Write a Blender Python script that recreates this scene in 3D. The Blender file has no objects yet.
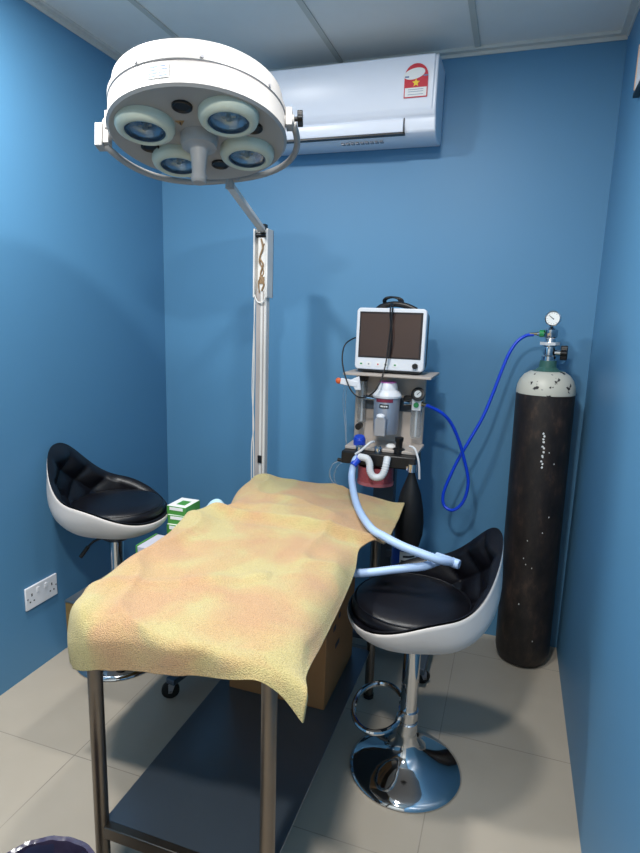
import bpy, bmesh, math, random
from mathutils import Vector, Matrix, noise
random.seed(7)
PI = math.pi
S = bpy.context.scene
COL = S.collection

# ------------------------------------------------------------------ camera, world, lights, exposure
K = .97
YAW, PITCH, ROLL, FPX = -0.3189, -0.1873, 0.0307, 574.719
fwd = Vector((math.sin(YAW) * math.cos(PITCH), math.cos(YAW) * math.cos(PITCH), math.sin(PITCH)))
rt0 = Vector((math.cos(YAW), -math.sin(YAW), 0)); up0 = rt0.cross(fwd)
rt = rt0 * math.cos(ROLL) + up0 * math.sin(ROLL); up = up0 * math.cos(ROLL) - rt0 * math.sin(ROLL)
cam_d = bpy.data.cameras.new('camera'); cam = bpy.data.objects.new('camera', cam_d); COL.objects.link(cam)
M3 = Matrix((rt, up, -fwd)).transposed()
cam.matrix_world = Matrix.Translation((0, 0, 1.552)) @ M3.to_4x4()
cam_d.sensor_fit = 'VERTICAL'; cam_d.sensor_height = 24; cam_d.lens = FPX * 24 / 853; cam_d.clip_start = .02
S.camera = cam
S.view_settings.view_transform = 'Standard'; S.view_settings.look = 'None'
S.view_settings.gamma = 1; S.view_settings.use_curve_mapping = False
S.view_settings.exposure = 0.10
w = bpy.data.worlds.new('world'); S.world = w; w.use_nodes = True
w.node_tree.nodes['Background'].inputs[0].default_value = (.8, .85, .9, 1)
w.node_tree.nodes['Background'].inputs[1].default_value = .1

XL, XR, YB, YF, H = -1.859, .3234, 2.8137, -1.0, 2.7143
DOWNLIGHTS = [(-1.42, 1.26, 33), (-.42, .05, 41), (-.42, 1.42, 19)]
for (x, y, p) in DOWNLIGHTS:
    ld = bpy.data.lights.new('downlight_lamp', 'AREA'); ld.shape = 'DISK'; ld.size = .17; ld.energy = p
    ld.color = (1, .985, .95)
    lo = bpy.data.objects.new('downlight_lamp', ld); lo.location = (x, y, H - .012); COL.objects.link(lo)

# ------------------------------------------------------------------ materials
def nt(name):
    m = bpy.data.materials.new(name); m.use_nodes = True
    return m, m.node_tree.nodes, m.node_tree.links, m.node_tree.nodes['Principled BSDF']
def srgb(c):
    return tuple((v / 255 / 12.92 if v / 255 <= .04045 else ((v / 255 + .055) / 1.055) ** 2.4) for v in c) + (1,)
def mat(name, c, rough=.5, metal=0, var=.06, vs=12, bump=0, bs=150, spec=.5, coat=0, trans=0, alpha=1, ior=1.45, emit=0):
    m, N, L, B = nt(name)
    c = srgb(c)
    B.inputs['Roughness'].default_value = rough; B.inputs['Metallic'].default_value = metal
    B.inputs['Specular IOR Level'].default_value = spec; B.inputs['Coat Weight'].default_value = coat
    B.inputs['Transmission Weight'].default_value = trans; B.inputs['Alpha'].default_value = alpha; B.inputs['IOR'].default_value = ior
    tc = N.new('ShaderNodeTexCoord')
    no = N.new('ShaderNodeTexNoise'); no.inputs['Scale'].default_value = vs; no.inputs['Detail'].default_value = 5
    L.new(tc.outputs['Object'], no.inputs['Vector'])
    mx = N.new('ShaderNodeMix'); mx.data_type = 'RGBA'
    mx.inputs[6].default_value = tuple(min(1, v * (1 - var)) for v in c[:3]) + (1,)
    mx.inputs[7].default_value = tuple(min(1, v * (1 + var)) for v in c[:3]) + (1,)
    L.new(no.outputs['Fac'], mx.inputs[0]); L.new(mx.outputs[2], B.inputs['Base Color'])
    if bump:
        n2 = N.new('ShaderNodeTexNoise'); n2.inputs['Scale'].default_value = bs; n2.inputs['Detail'].default_value = 3
        L.new(tc.outputs['Object'], n2.inputs['Vector'])
        b = N.new('ShaderNodeBump'); b.inputs['Strength'].default_value = bump; b.inputs['Distance'].default_value = .004
        L.new(n2.outputs['Fac'], b.inputs['Height']); L.new(b.outputs['Normal'], B.inputs['Normal'])
    if emit:
        B.inputs['Emission Color'].default_value = c; B.inputs['Emission Strength'].default_value = emit
    return m

WALL = mat('blue_wall_paint', (82, 133, 170), .5, var=.03, vs=3, bump=.05, bs=220)
CEIL = mat('ceiling_panel', (222, 222, 218), .8, var=.03)
CEILT = mat('ceiling_bar', (200, 202, 198), .6)
DOORM = mat('door_white', (205, 205, 200), .5)
WHITE = mat('white_plastic', (225, 227, 232), .32, var=.02)
ACW = mat('air_conditioner_white', (228, 232, 242), .3, var=.01)
CREAM = mat('cream_enamel', (160, 157, 154), .45, var=.02, spec=.3)
CUPM = mat('cup_cream', (196, 200, 182), .4, var=.03)
POLEM = mat('pole_white', (206, 204, 200), .4, var=.05, vs=30)
BLACK = mat('black_plastic', (18, 18, 20), .4)
RUBBER = mat('black_rubber', (14, 14, 15), .7)
LEATHER = mat('black_leatherette', (15, 15, 21), .36, bump=.12, bs=300, spec=.45)
SHELL = mat('white_leatherette', (206, 200, 196), .42, var=.03, bump=.08, bs=350)
CHROME = mat('chrome', (205, 207, 210), .06, 1, var=.01)
BRASSY = mat('worn_metal', (176, 160, 130), .3, 1, var=.2, vs=60)
STEEL = mat('stainless_steel', (150, 150, 150), .28, 1, var=.12, vs=8)
STEELLEG = mat('steel_leg', (128, 118, 108), .35, 1, var=.18, vs=14)
BEIGE = mat('beige_panel', (184, 172, 162), .5)
GREYD = mat('machine_grey', (72, 82, 92), .5)
GREYM = mat('mid_grey', (150, 150, 155), .35, .3)
SILVER = mat('silver_paint', (168, 172, 182), .3, .55)
MAROON = mat('maroon_band', (120, 40, 62), .5)
ORANGE = mat('orange_plastic', (224, 100, 50), .4)
BLUEP = mat('blue_plastic', (30, 70, 190), .35)
BLUEH = mat('blue_hose', (16, 66, 208), .3, coat=.3)
GREENP = mat('green_plastic', (40, 140, 80), .35)
PINKM = mat('pink_absorbent', (176, 84, 92), .45, var=.5, vs=90)
PALEH = mat('pale_blue_hose', (172, 196, 230), .35, var=.03)
WHITEH = mat('white_corrugated', (216, 218, 220), .35)
BAGM = mat('breathing_bag_rubber', (10, 10, 12), .5, bump=.1, bs=40)
BLUECYL = mat('blue_cylinder_paint', (26, 76, 180), .35, var=.1)
PAPER = mat('paper_white', (232, 232, 230), .7, var=.01)
INK = mat('ink_dark', (40, 44, 56), .6)
INKB = mat('ink_blue', (120, 135, 165), .6)
REDI = mat('ink_red', (200, 44, 60), .5)
YELI = mat('ink_yellow', (246, 206, 60), .5)
CLEAR = mat('clear_plastic', (225, 230, 232), .12, trans=.75, alpha=.55, var=0)
GLASS = mat('lamp_glass', (150, 165, 175), .05, trans=.85, alpha=.35, var=0)
REFL = mat('reflector_mirror', (170, 185, 200), .12, 1, var=.03)
DARKG = mat('dark_ring', (40, 62, 84), .3)
CARD = mat('cardboard', (150, 104, 62), .75, var=.08, vs=25)
TAPE = mat('parcel_tape', (170, 124, 78), .3)
COLLARG = mat('green_collar', (62, 104, 96), .4, var=.15, vs=30)
GAUGEW = mat('gauge_face', (236, 238, 236), .4, var=0)
GREENBOX = mat('green_carton', (70, 140, 60), .5, var=.1)
BLUECLOTH = mat('pale_blue_cloth', (180, 212, 226), .8, bump=.2)
TAN = mat('tan_wood', (124, 100, 56), .6, var=.3, vs=18)
WICK = mat('wire_brown', (130, 104, 74), .5, var=.4, vs=40)
MAGENTA = mat('magenta_ring', (206, 120, 190), .4)

def screen_mat():
    m, N, L, B = nt('screen_glass')
    B.inputs['Roughness'].default_value = .12; B.inputs['Base Color'].default_value = srgb((62, 46, 42))
    tc = N.new('ShaderNodeTexCoord'); n = N.new('ShaderNodeTexNoise'); n.inputs['Scale'].default_value = 3
    L.new(tc.outputs['Object'], n.inputs['Vector']); r = N.new('ShaderNodeValToRGB')
    r.color_ramp.elements[0].color = srgb((52, 44, 46)); r.color_ramp.elements[1].color = srgb((82, 58, 46))
    L.new(n.outputs['Fac'], r.inputs[0]); L.new(r.outputs[0], B.inputs['Base Color'])
    return m
SCREEN = screen_mat()

def floor_mat():
    m, N, L, B = nt('grey_floor_tiles')
    tc = N.new('ShaderNodeTexCoord'); mp = N.new('ShaderNodeMapping')
    mp.inputs['Location'].default_value = (-FX0, -FY0, 0); L.new(tc.outputs['Object'], mp.inputs['Vector'])
    sp = N.new('ShaderNodeSeparateXYZ'); L.new(mp.outputs[0], sp.inputs[0])
    def line(out, period, off=None):
        a = N.new('ShaderNodeMath'); a.operation = 'MULTIPLY'; a.inputs[1].default_value = 1 / period; L.new(out, a.inputs[0])
        src = a.outputs[0]
        if off is not None:
            c = N.new('ShaderNodeMath'); c.operation = 'ADD'; L.new(src, c.inputs[0]); L.new(off, c.inputs[1]); src = c.outputs[0]
        f = N.new('ShaderNodeMath'); f.operation = 'PINGPONG'; f.inputs[1].default_value = .5; L.new(src, f.inputs[0])
        g = N.new('ShaderNodeMath'); g.operation = 'LESS_THAN'; g.inputs[1].default_value = .0016 / period; L.new(f.outputs[0], g.inputs[0])
        return g.outputs[0]
    ly = line(sp.outputs[1], .587)
    lx = line(sp.outputs[0], .606)
    mxx = N.new('ShaderNodeMath'); mxx.operation = 'MAXIMUM'; L.new(lx, mxx.inputs[0]); L.new(ly, mxx.inputs[1])
    n = N.new('ShaderNodeTexNoise'); n.inputs['Scale'].default_value = 2.2; n.inputs['Detail'].default_value = 6
    L.new(tc.outputs['Object'], n.inputs['Vector'])
    r = N.new('ShaderNodeValToRGB'); r.color_ramp.elements[0].position = .3; r.color_ramp.elements[1].position = .7
    r.color_ramp.elements[0].color = srgb((168, 158, 143)); r.color_ramp.elements[1].color = srgb((180, 170, 155))
    L.new(n.outputs['Fac'], r.inputs[0])
    mx = N.new('ShaderNodeMix'); mx.data_type = 'RGBA'; L.new(r.outputs[0], mx.inputs[6]); mx.inputs[7].default_value = srgb((118, 112, 104))
    n3 = N.new('ShaderNodeTexNoise'); n3.inputs['Scale'].default_value = 5; L.new(tc.outputs['Object'], n3.inputs['Vector'])
    mm = N.new('ShaderNodeMath'); mm.operation = 'MULTIPLY'; L.new(mxx.outputs[0], mm.inputs[0]); L.new(n3.outputs['Fac'], mm.inputs[1])
    m2 = N.new('ShaderNodeMath'); m2.operation = 'MULTIPLY'; m2.inputs[1].default_value = 1.3; m2.use_clamp = True; L.new(mm.outputs[0], m2.inputs[0])
    L.new(m2.outputs[0], mx.inputs[0]); L.new(mx.outputs[2], B.inputs['Base Color'])
    B.inputs['Roughness'].default_value = .42; B.inputs['Specular IOR Level'].default_value = .4
    return m
FX0, FY0 = -.14, 1.4745 * K
FLOOR = floor_mat()

def towel_mat():
    m, N, L, B = nt('tie_dyed_terry')
    tc = N.new('ShaderNodeTexCoord')
    n = N.new('ShaderNodeTexNoise'); n.inputs['Scale'].default_value = 4.6; n.inputs['Detail'].default_value = 3; n.inputs['Distortion'].default_value = .6
    L.new(tc.outputs['Object'], n.inputs['Vector'])
    r = N.new('ShaderNodeValToRGB'); e = r.color_ramp.elements
    e[0].position = .38; e[0].color = srgb((204, 162, 118)); e[1].position = .60; e[1].color = srgb((204, 188, 130))
    x = e.new(.5); x.color = srgb((205, 174, 122))
    L.new(n.outputs['Fac'], r.inputs[0])
    n2 = N.new('ShaderNodeTexNoise'); n2.inputs['Scale'].default_value = 340; n2.inputs['Detail'].default_value = 5
    L.new(tc.outputs['Object'], n2.inputs['Vector'])
    mx = N.new('ShaderNodeMix'); mx.data_type = 'RGBA'; mx.blend_type = 'MULTIPLY'; mx.inputs[0].default_value = .55
    r2 = N.new('ShaderNodeValToRGB'); r2.color_ramp.elements[0].position = .3; r2.color_ramp.elements[0].color = (.42, .36, .30, 1); r2.color_ramp.elements[1].position = .6; r2.color_ramp.elements[1].color = (1, 1, 1, 1)
    L.new(n2.outputs['Fac'], r2.inputs[0]); L.new(r.outputs[0], mx.inputs[6]); L.new(r2.outputs[0], mx.inputs[7])
    L.new(mx.outputs[2], B.inputs['Base Color'])
    b = N.new('ShaderNodeBump'); b.inputs['Strength'].default_value = .9; b.inputs['Distance'].default_value = .007
    L.new(n2.outputs['Fac'], b.inputs['Height']); L.new(b.outputs['Normal'], B.inputs['Normal'])
    B.inputs['Roughness'].default_value = .95; B.inputs['Specular IOR Level'].default_value = .1
    B.inputs['Sheen Weight'].default_value = .25
    return m
TOWEL = towel_mat()

def cyl_mat():
    m, N, L, B = nt('rusty_brown_black_cylinder_paint')
    tc = N.new('ShaderNodeTexCoord'); mp = N.new('ShaderNodeMapping'); mp.inputs['Scale'].default_value = (1, 1, .45)
    L.new(tc.outputs['Object'], mp.inputs[0])
    n = N.new('ShaderNodeTexNoise'); n.inputs['Scale'].default_value = 22; n.inputs['Detail'].default_value = 8; n.inputs['Roughness'].default_value = .7
    L.new(mp.outputs[0], n.inputs['Vector'])
    r = N.new('ShaderNodeValToRGB'); e = r.color_ramp.elements
    e[0].position = .35; e[0].color = srgb((24, 20, 19)); e[1].position = .72; e[1].color = srgb((78, 60, 50)); x = e.new(.55); x.color = srgb((44, 36, 32))
    L.new(n.outputs['Fac'], r.inputs[0]); L.new(r.outputs[0], B.inputs['Base Color']); B.inputs['Roughness'].default_value = .5
    return m
CYLM = cyl_mat()
def chipped_mat():
    m, N, L, B = nt('chipped_white_paint')
    tc = N.new('ShaderNodeTexCoord'); n = N.new('ShaderNodeTexNoise'); n.inputs['Scale'].default_value = 26; n.inputs['Detail'].default_value = 5
    L.new(tc.outputs['Object'], n.inputs['Vector']); r = N.new('ShaderNodeValToRGB'); e = r.color_ramp.elements
    e[0].position = .37; e[0].color = srgb((40, 32, 30)); e[1].position = .40; e[1].color = srgb((205, 202, 188))
    L.new(n.outputs['Fac'], r.inputs[0]); L.new(r.outputs[0], B.inputs['Base Color']); B.inputs['Roughness'].default_value = .4
    return m
CHIP = chipped_mat()
def bin_mat():
    m, N, L, B = nt('bin_liner_plastic')
    B.inputs['Base Color'].default_value = srgb((50, 48, 92)); B.inputs['Roughness'].default_value = .18
    tc = N.new('ShaderNodeTexCoord'); n = N.new('ShaderNodeTexNoise'); n.inputs['Scale'].default_value = 14; n.inputs['Detail'].default_value = 3
    L.new(tc.outputs['Object'], n.inputs['Vector'])
    r = N.new('ShaderNodeValToRGB'); r.color_ramp.elements[0].color = srgb((22, 28, 56)); r.color_ramp.elements[1].color = srgb((84, 72, 92))
    L.new(n.outputs['Fac'], r.inputs[0]); L.new(r.outputs[0], B.inputs['Base Color'])
    b = N.new('ShaderNodeBump'); b.inputs['Strength'].default_value = .8; b.inputs['Distance'].default_value = .01
    L.new(n.outputs['Fac'], b.inputs['Height']); L.new(b.outputs['Normal'], B.inputs['Normal'])
    return m
LINER = bin_mat()

# ------------------------------------------------------------------ mesh helpers
def box(bm, x0, x1, y0, y1, z0, z1, mtx=None):
    r = bmesh.ops.create_cube(bm, size=1)
    for v in r['verts']:
        v.co = Vector(((x0 + x1) / 2 + v.co.x * (x1 - x0), (y0 + y1) / 2 + v.co.y * (y1 - y0), (z0 + z1) / 2 + v.co.z * (z1 - z0)))
        if mtx: v.co = mtx @ v.co
    return r['verts']
def axis_mtx(o, d, xref=None):
    d = Vector(d).normalized()
    q = d.to_track_quat('Z', 'Y')
    return Matrix.Translation(o) @ q.to_matrix().to_4x4()
def lathe(bm, prof, seg=40, mtx=None, closed=False):
    rings = []
    for (r, z) in prof:
        if r < 1e-6:
            p = Vector((0, 0, z)); v = bm.verts.new(mtx @ p if mtx else p); rings.append([v])
        else:
            ring = []
            for i in range(seg):
                a = 2 * PI * i / seg; p = Vector((r * math.cos(a), r * math.sin(a), z))
                ring.append(bm.verts.new(mtx @ p if mtx else p))
            rings.append(ring)
    pairs = list(zip(rings, rings[1:])) + ([(rings[-1], rings[0])] if closed else [])
    for a, b in pairs:
        for i in range(seg):
            j = (i + 1) % seg
            if len(a) == 1 and len(b) == 1: continue
            if len(a) == 1: bm.faces.new((a[0], b[j], b[i]))
            elif len(b) == 1: bm.faces.new((a[i], a[j], b[0]))
            else: bm.faces.new((a[i], a[j], b[j], b[i]))
def cyl(bm, p0, p1, r, r1=None, seg=24):
    p0, p1 = Vector(p0), Vector(p1); l = (p1 - p0).length; r1 = r if r1 is None else r1
    lathe(bm, [(0, 0), (r, 0), (r1, l), (0, l)], seg, axis_mtx(p0, p1 - p0))
def smooth(pts, n=8, closed=False):
    P = [Vector(p) for p in pts]; out = []; N_ = len(P)
    rng = range(N_ if closed else N_ - 1)
    for i in rng:
        if closed: a, b, c, d = P[i - 1], P[i], P[(i + 1) % N_], P[(i + 2) % N_]
        else: a, b, c, d = P[max(i - 1, 0)], P[i], P[i + 1], P[min(i + 2, N_ - 1)]
        for k in range(n):
            t = k / n
            out.append(.5 * ((2 * b) + (c - a) * t + (2 * a - 5 * b + 4 * c - d) * t * t + (3 * b - a - 3 * c + d) * t ** 3))
    if not closed: out.append(P[-1])
    return out
def tube(bm, pts, r, seg=12, closed=False, rfun=None):
    P = [Vector(p) for p in pts]; n = len(P); rings = []; nrm = None
    for i, p in enumerate(P):
        if closed: t = (P[(i + 1) % n] - P[i - 1])
        else: t = (P[min(i + 1, n - 1)] - P[max(i - 1, 0)])
        t.normalize()
        if nrm is None: nrm = t.orthogonal().normalized()
        else:
            nrm = nrm - t * nrm.dot(t); nrm.normalize()
        b = t.cross(nrm); rr = rfun(i / (n - 1)) if rfun else r
        rings.append([bm.verts.new(p + (nrm * math.cos(2 * PI * k / seg) + b * math.sin(2 * PI * k / seg)) * rr) for k in range(seg)])
    prs = list(zip(rings, rings[1:])) + ([(rings[-1], rings[0])] if closed else [])
    for q, (a, b) in enumerate(prs):
        off = 0
        if closed and q == len(prs) - 1:
            off = min(range(seg), key=lambda o: (a[0].co - b[o].co).length)
        for k in range(seg):
            bm.faces.new((a[k], a[(k + 1) % seg], b[(k + 1 + off) % seg], b[(k + off) % seg]))
    if not closed:
        bm.faces.new(rings[0][::-1]); bm.faces.new(rings[-1])
def prism(bm, pts, axis, a0, a1, mtx=None):
    """extrude polygon pts (2d) between a0 and a1 along axis"""
    def mk(p, a):
        v = {'x': (a, p[0], p[1]), 'y': (p[0], a, p[1]), 'z': (p[0], p[1], a)}[axis]
        return bm.verts.new(mtx @ Vector(v) if mtx else v)
    A = [mk(p, a0) for p in pts]; B_ = [mk(p, a1) for p in pts]
    bm.faces.new(A); bm.faces.new(B_[::-1])
    for i in range(len(pts)):
        j = (i + 1) % len(pts); bm.faces.new((A[j], A[i], B_[i], B_[j]))
def obj(name, bm, m, parent=None, bevel=0, ang=35, label=None, seg=2, origin=None):
    bmesh.ops.recalc_face_normals(bm, faces=bm.faces[:])
    if origin is not None:
        o_ = Vector(origin)
        for v in bm.verts: v.co -= o_
    me = bpy.data.meshes.new(name); bm.to_mesh(me); bm.free()
    for p in me.polygons: p.use_smooth = True
    me.set_sharp_from_angle(angle=math.radians(ang))
    if m: me.materials.append(m)
    o = bpy.data.objects.new(name, me); COL.objects.link(o)
    if origin is not None: o.location = origin
    if bevel:
        b = o.modifiers.new('bevel', 'BEVEL'); b.width = bevel; b.segments = seg; b.limit_method = 'ANGLE'; b.angle_limit = math.radians(40)
        b.harden_normals = False
    if parent:
        o.parent = parent
        # verts were given in the parent's local frame
    if label: o['label'] = label
    return o
def NB(): return bmesh.new()
def pieces(name, bm, m, parent, **k):
    """every loose piece of bm becomes a part of its own"""
    seen = set(); out = []
    bm.verts.index_update(); bm.verts.ensure_lookup_table()
    for v in bm.verts:
        if v.index in seen: continue
        stack = [v]; seen.add(v.index); isl = []
        while stack:
            a = stack.pop(); isl.append(a)
            for e in a.link_edges:
                o = e.other_vert(a)
                if o.index not in seen: seen.add(o.index); stack.append(o)
        nb = bmesh.new(); mp = {a: nb.verts.new(a.co) for a in isl}
        for f in {f for a in isl for f in a.link_faces}: nb.faces.new([mp[a] for a in f.verts])
        out.append(obj(name, nb, m, parent, **k))
    bm.free(); return out
def thing(name, label, cat, loc=(0, 0, 0), rotz=0, group=None):
    o = bpy.data.objects.new(name, None); COL.objects.link(o); o.empty_display_size = .1
    o.location = loc; o.rotation_euler = (0, 0, rotz); o['label'] = label; o['category'] = cat
    if group: o['group'] = group
    return o
def tag(o, label, cat, group=None):
    o['label'] = label; o['category'] = cat
    if group: o['group'] = group
    return o
def struct(name, bm, m, parent=None, **k):
    o = obj(name, bm, m, parent, **k)
    if not parent: o['kind'] = 'structure'
    return o
def sph(bm, c, r, u=16, v=12, sc=(1, 1, 1)):
    res = bmesh.ops.create_uvsphere(bm, u_segments=u, v_segments=v, radius=r)
    for x in res['verts']: x.co = Vector((x.co.x * sc[0], x.co.y * sc[1], x.co.z * sc[2])) + Vector(c)

# ------------------------------------------------------------------ room shell
T = .1
b = NB(); box(b, XL - T, XR + T, YF - T, YB + T, -T, 0); struct('floor', b, FLOOR)
b = NB(); box(b, XL - T, XR + T, YF - T, YB + T, H, H + T); struct('ceiling', b, CEIL)
b = NB(); box(b, XL - T, XL, YF, YB, 0, H); struct('wall_left', b, WALL)
b = NB(); box(b, XR, XR + T, YF, YB, 0, H); struct('wall_right', b, WALL)
b = NB(); box(b, XL - T, XR + T, YB, YB + T, 0, H); struct('wall_back', b, WALL)
b = NB(); box(b, XL - T, XR + T, YF - T, YF, 0, H); struct('wall_front', b, mat('off_white_paint', (214, 212, 204), .6, var=.02))
dr = NB(); box(dr, -.95, -.1, YF, YF + .03, 0, 2.05); d0 = struct('door_1', dr, DOORM, bevel=.004)
b = NB(); box(b, -1.01, -.95, YF, YF + .045, 0, 2.11); box(b, -.1, -.04, YF, YF + .045, 0, 2.11); box(b, -.95, -.1, YF, YF + .045, 2.05, 2.11)
struct('trim_4', b, DOORM)
# ceiling edge angles and joint bars
b = NB(); box(b, XL, XR, YB - .03, YB, H - .012, H); box(b, XL, XR, YB - .006, YB, H - .026, H - .012); struct('trim_1', b, CEILT)
b = NB(); box(b, XL, XL + .03, YF, YB - .03, H - .012, H); box(b, XL, XL + .006, YF, YB - .03, H - .026, H - .012); struct('trim_2', b, CEILT)
b = NB(); box(b, XR - .03, XR, YF, YB - .03, H - .012, H); box(b, XR - .006, XR, YF, YB - .03, H - .026, H - .012); struct('trim_3', b, CEILT)
BARM = mat('ceiling_joint_grey', (190, 190, 182), .6)
n = 5
for gx in (-1.5344 * K, -.8994 * K, -.2685 * K):
    b = NB(); box(b, gx - .012, gx + .012, YF, YB - .03, H - .006, H); struct('trim_%d' % n, b, BARM); n += 1
# downlights (above the frame)
for i, (x, y, p) in enumerate(DOWNLIGHTS):
    lab = ['round recessed downlight over the left side of the room', 'round recessed downlight near the camera end of the ceiling', 'round recessed downlight over the right bar stool'][i]
    t = thing('recessed_downlight', lab, 'ceiling light', (x, y, H))
    b = NB(); lathe(b, [(.088, 0), (.105, 0), (.105, -.006), (.092, -.010), (.088, -.006)], 40, closed=True); obj('trim_ring', b, WHITE, t)
    b = NB(); lathe(b, [(0, -.004), (.087, -.004), (.087, -.0015), (0, -.0015)], 32); obj('diffuser', b, mat('diffuser', (255, 252, 244), .5, emit=2.0, var=0), t)

# ------------------------------------------------------------------ air conditioner
AX0, AX1 = -1.20, -.395
t = thing('air_conditioner', 'long white wall mounted air conditioner high on the blue back wall', 'air conditioner', ((AX0 + AX1) / 2, YB, 2.29))
def acp(y, z): return (y - YB, z - 2.29)
hw = (AX1 - AX0) / 2
b = NB(); prism(b, [acp(YB, 2.638), acp(2.63, 2.638), acp(2.602, 2.625), acp(2.592, 2.43), acp(2.60, 2.405), acp(2.612, 2.395), acp(2.612, 2.372), acp(2.622, 2.342), acp(2.655, 2.325), acp(2.70, 2.32), acp(YB, 2.33)], 'x', -hw, hw)
obj('body', b, ACW, t, bevel=.006)
b = NB(); prism(b, [acp(2.60, 2.41), acp(2.588, 2.43), acp(2.594, 2.628), acp(2.606, 2.632)], 'x', -hw + .004, hw - .012)
obj('front_panel', b, ACW, t, bevel=.005)
b = NB(); prism(b, [acp(2.608, 2.392), acp(2.604, 2.388), acp(2.604, 2.352), acp(2.610, 2.340), acp(2.62, 2.346), acp(2.616, 2.39)], 'x', -hw + .03, hw - .135)
obj('air_flap', b, ACW, t, bevel=.002)
b = NB(); box(b, -hw + .03, hw - .13, 2.609 - YB, 2.64 - YB, .043, .049); box(b, hw - .134, hw - .130, 2.609 - YB, 2.63 - YB, .045, .105)
pieces('outlet_gap', b, BLACK, t)
b = NB()
for k in range(9): box(b, -.02 + k * .022, -.006 + k * .022, 2.655 - YB, 2.68 - YB, .029, .036)
pieces('louvre_slot', b, GREYM, t)
# energy sticker: white sheet, red arch and band, star
st = NB(); sx0, sx1 = -.530 + .7975, -.432 + .7975
fy = 2.5855 - YB
def sticker(bm, pts, y): 
    prism(bm, pts, 'y', y, y + .0012)
cx = (sx0 + sx1) / 2; wd = (sx1 - sx0) / 2
z0, z1 = 2.463 - 2.29, 2.593 - 2.29
zc = z1 - wd
arch = [(sx0, z0), (sx1, z0), (sx1, zc)] + [(cx + wd * math.cos(a), zc + wd * math.sin(a)) for a in [PI * k / 16 for k in range(1, 16)]] + [(sx0, zc)]
sticker(st, arch, fy); so = obj('energy_sticker', st, REDI, t, label='red and white star rating sticker')
s2 = NB(); w2 = wd - .004
sticker(s2, [(cx - w2, z0 + .004), (cx + w2, z0 + .004), (cx + w2, z0 + .038), (cx - w2, z0 + .038)], fy - .0012)
prism(s2, [(cx - .008 + .044 * math.cos(a), zc + .010 + .021 * math.sin(a) + .006 * math.cos(a)) for a in [2 * PI * k / 24 for k in range(24)]], 'y', fy - .0012, fy)
obj('sticker_white_field', s2, PAPER, so)
s3 = NB(); pts = []
for k in range(10):
    a = PI / 2 + k * PI / 5; rr = .0165 if k % 2 == 0 else .0075; pts.append((cx + rr * math.cos(a), z0 + .056 + rr * math.sin(a)))
prism(s3, pts, 'y', fy - .002, fy); obj('sticker_star', s3, YELI, so)
s4 = NB()
for zz in (.030, .022, .011): box(s4, cx - .032, cx + .032, fy - .0018, fy, z0 + zz, z0 + zz + .0016)
box(s4, cx - .047, cx - .03, fy - .002, fy, zc - .004, zc + .002); box(s4, cx + .03, cx + .049, fy - .002, fy, zc - .002, zc + .003)
pieces('sticker_line', s4, INKB, so)

# ------------------------------------------------------------------ wall socket, right-wall control
t = thing('wall_socket', 'white double switched wall socket low on the blue left wall', 'socket', (XL, 1.825, .345))
b = NB(); box(b, 0, .009, -.088, .088, -.05, .05); obj('faceplate', b, WHITE, t, bevel=.003)
for s in (-1, 1):
    b = NB(); box(b, .009, .0125, s * .022 - .007, s * .022 + .007, .012, .034); obj('rocker_switch', b, WHITE, t, bevel=.001)
    b = NB(); c = s * .056
    box(b, .0085, .0095, c - .003, c + .003, .006, .018); box(b, .0085, .0095, c - .014, c - .007, -.02, -.014); box(b, .0085, .0095, c + .007, c + .014, -.02, -.014)
    pieces('socket_slot', b, BLACK, t)
    b = NB(); cyl(b, (.009, s * .079, 0), (.0105, s * .079, 0), .004, seg=12); obj('screw', b, GREYM, t)
t = thing('wall_control_box', 'small white box with a tan edge at the right photo edge, on the right wall', 'wall box', (XR, 2.13, 2.40))
b = NB(); box(b, -.016, 0, -.20, .20, -.075, .075); obj('housing', b, WHITE, t, bevel=.004)
b = NB(); box(b, -.018, -.002, .20, .206, -.065, .075); obj('edge_strip', b, mat('tan_edge', (196, 160, 130), .6), t)
b = NB(); box(b, -.019, 0, -.2, .2, -.09, -.075); obj('lower_edge', b, BLACK, t, label='dark lower edge')

# ------------------------------------------------------------------ exam table
TX0, TX1, TY0, TY1, TZ = -.965, -.446, 1.06, 2.21, .80
t = thing('examination_table', 'stainless steel examination table under the yellow towel', 'table', ((TX0 + TX1) / 2, (TY0 + TY1) / 2, 0))
ox, oy = t.location.x, t.location.y
b = NB(); box(b, TX0 - ox, TX1 - ox, TY0 - oy, TY1 - oy, TZ - .03, TZ); obj('tabletop', b, STEEL, t, bevel=.004)
LR, LL, YFt, YBt = -.450, -.925, 1.062, 2.12
for lx in (LL, LR):
    for ly in (YFt, YBt):
        b = NB(); cyl(b, (lx - ox, ly - oy, .015), (lx - ox, ly - oy, TZ - .03), .0185); lg = obj('leg', b, STEELLEG, t)
        b = NB(); cyl(b, (lx - ox, ly - oy, 0), (lx - ox, ly - oy, .018), .021); obj('foot_cap', b, RUBBER, lg)
b = NB(); box(b, LL - ox, LR - ox, YFt - oy, YBt - oy, .214, .220); obj('lower_shelf', b, mat('shelf_steel', (112, 124, 136), .33, .75, var=.1, vs=5), t)
b = NB(); box(b, LL - ox + .01, LR - ox - .01, YFt - oy - .012, YFt - oy + .012, .185, .222); obj('front_rail', b, STEELLEG, t, bevel=.003)
b = NB(); box(b, LL - ox + .01, LR - ox - .01, YBt - oy - .012, YBt - oy + .012, .185, .222); obj('rear_rail', b, STEELLEG, t, bevel=.003)

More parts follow.
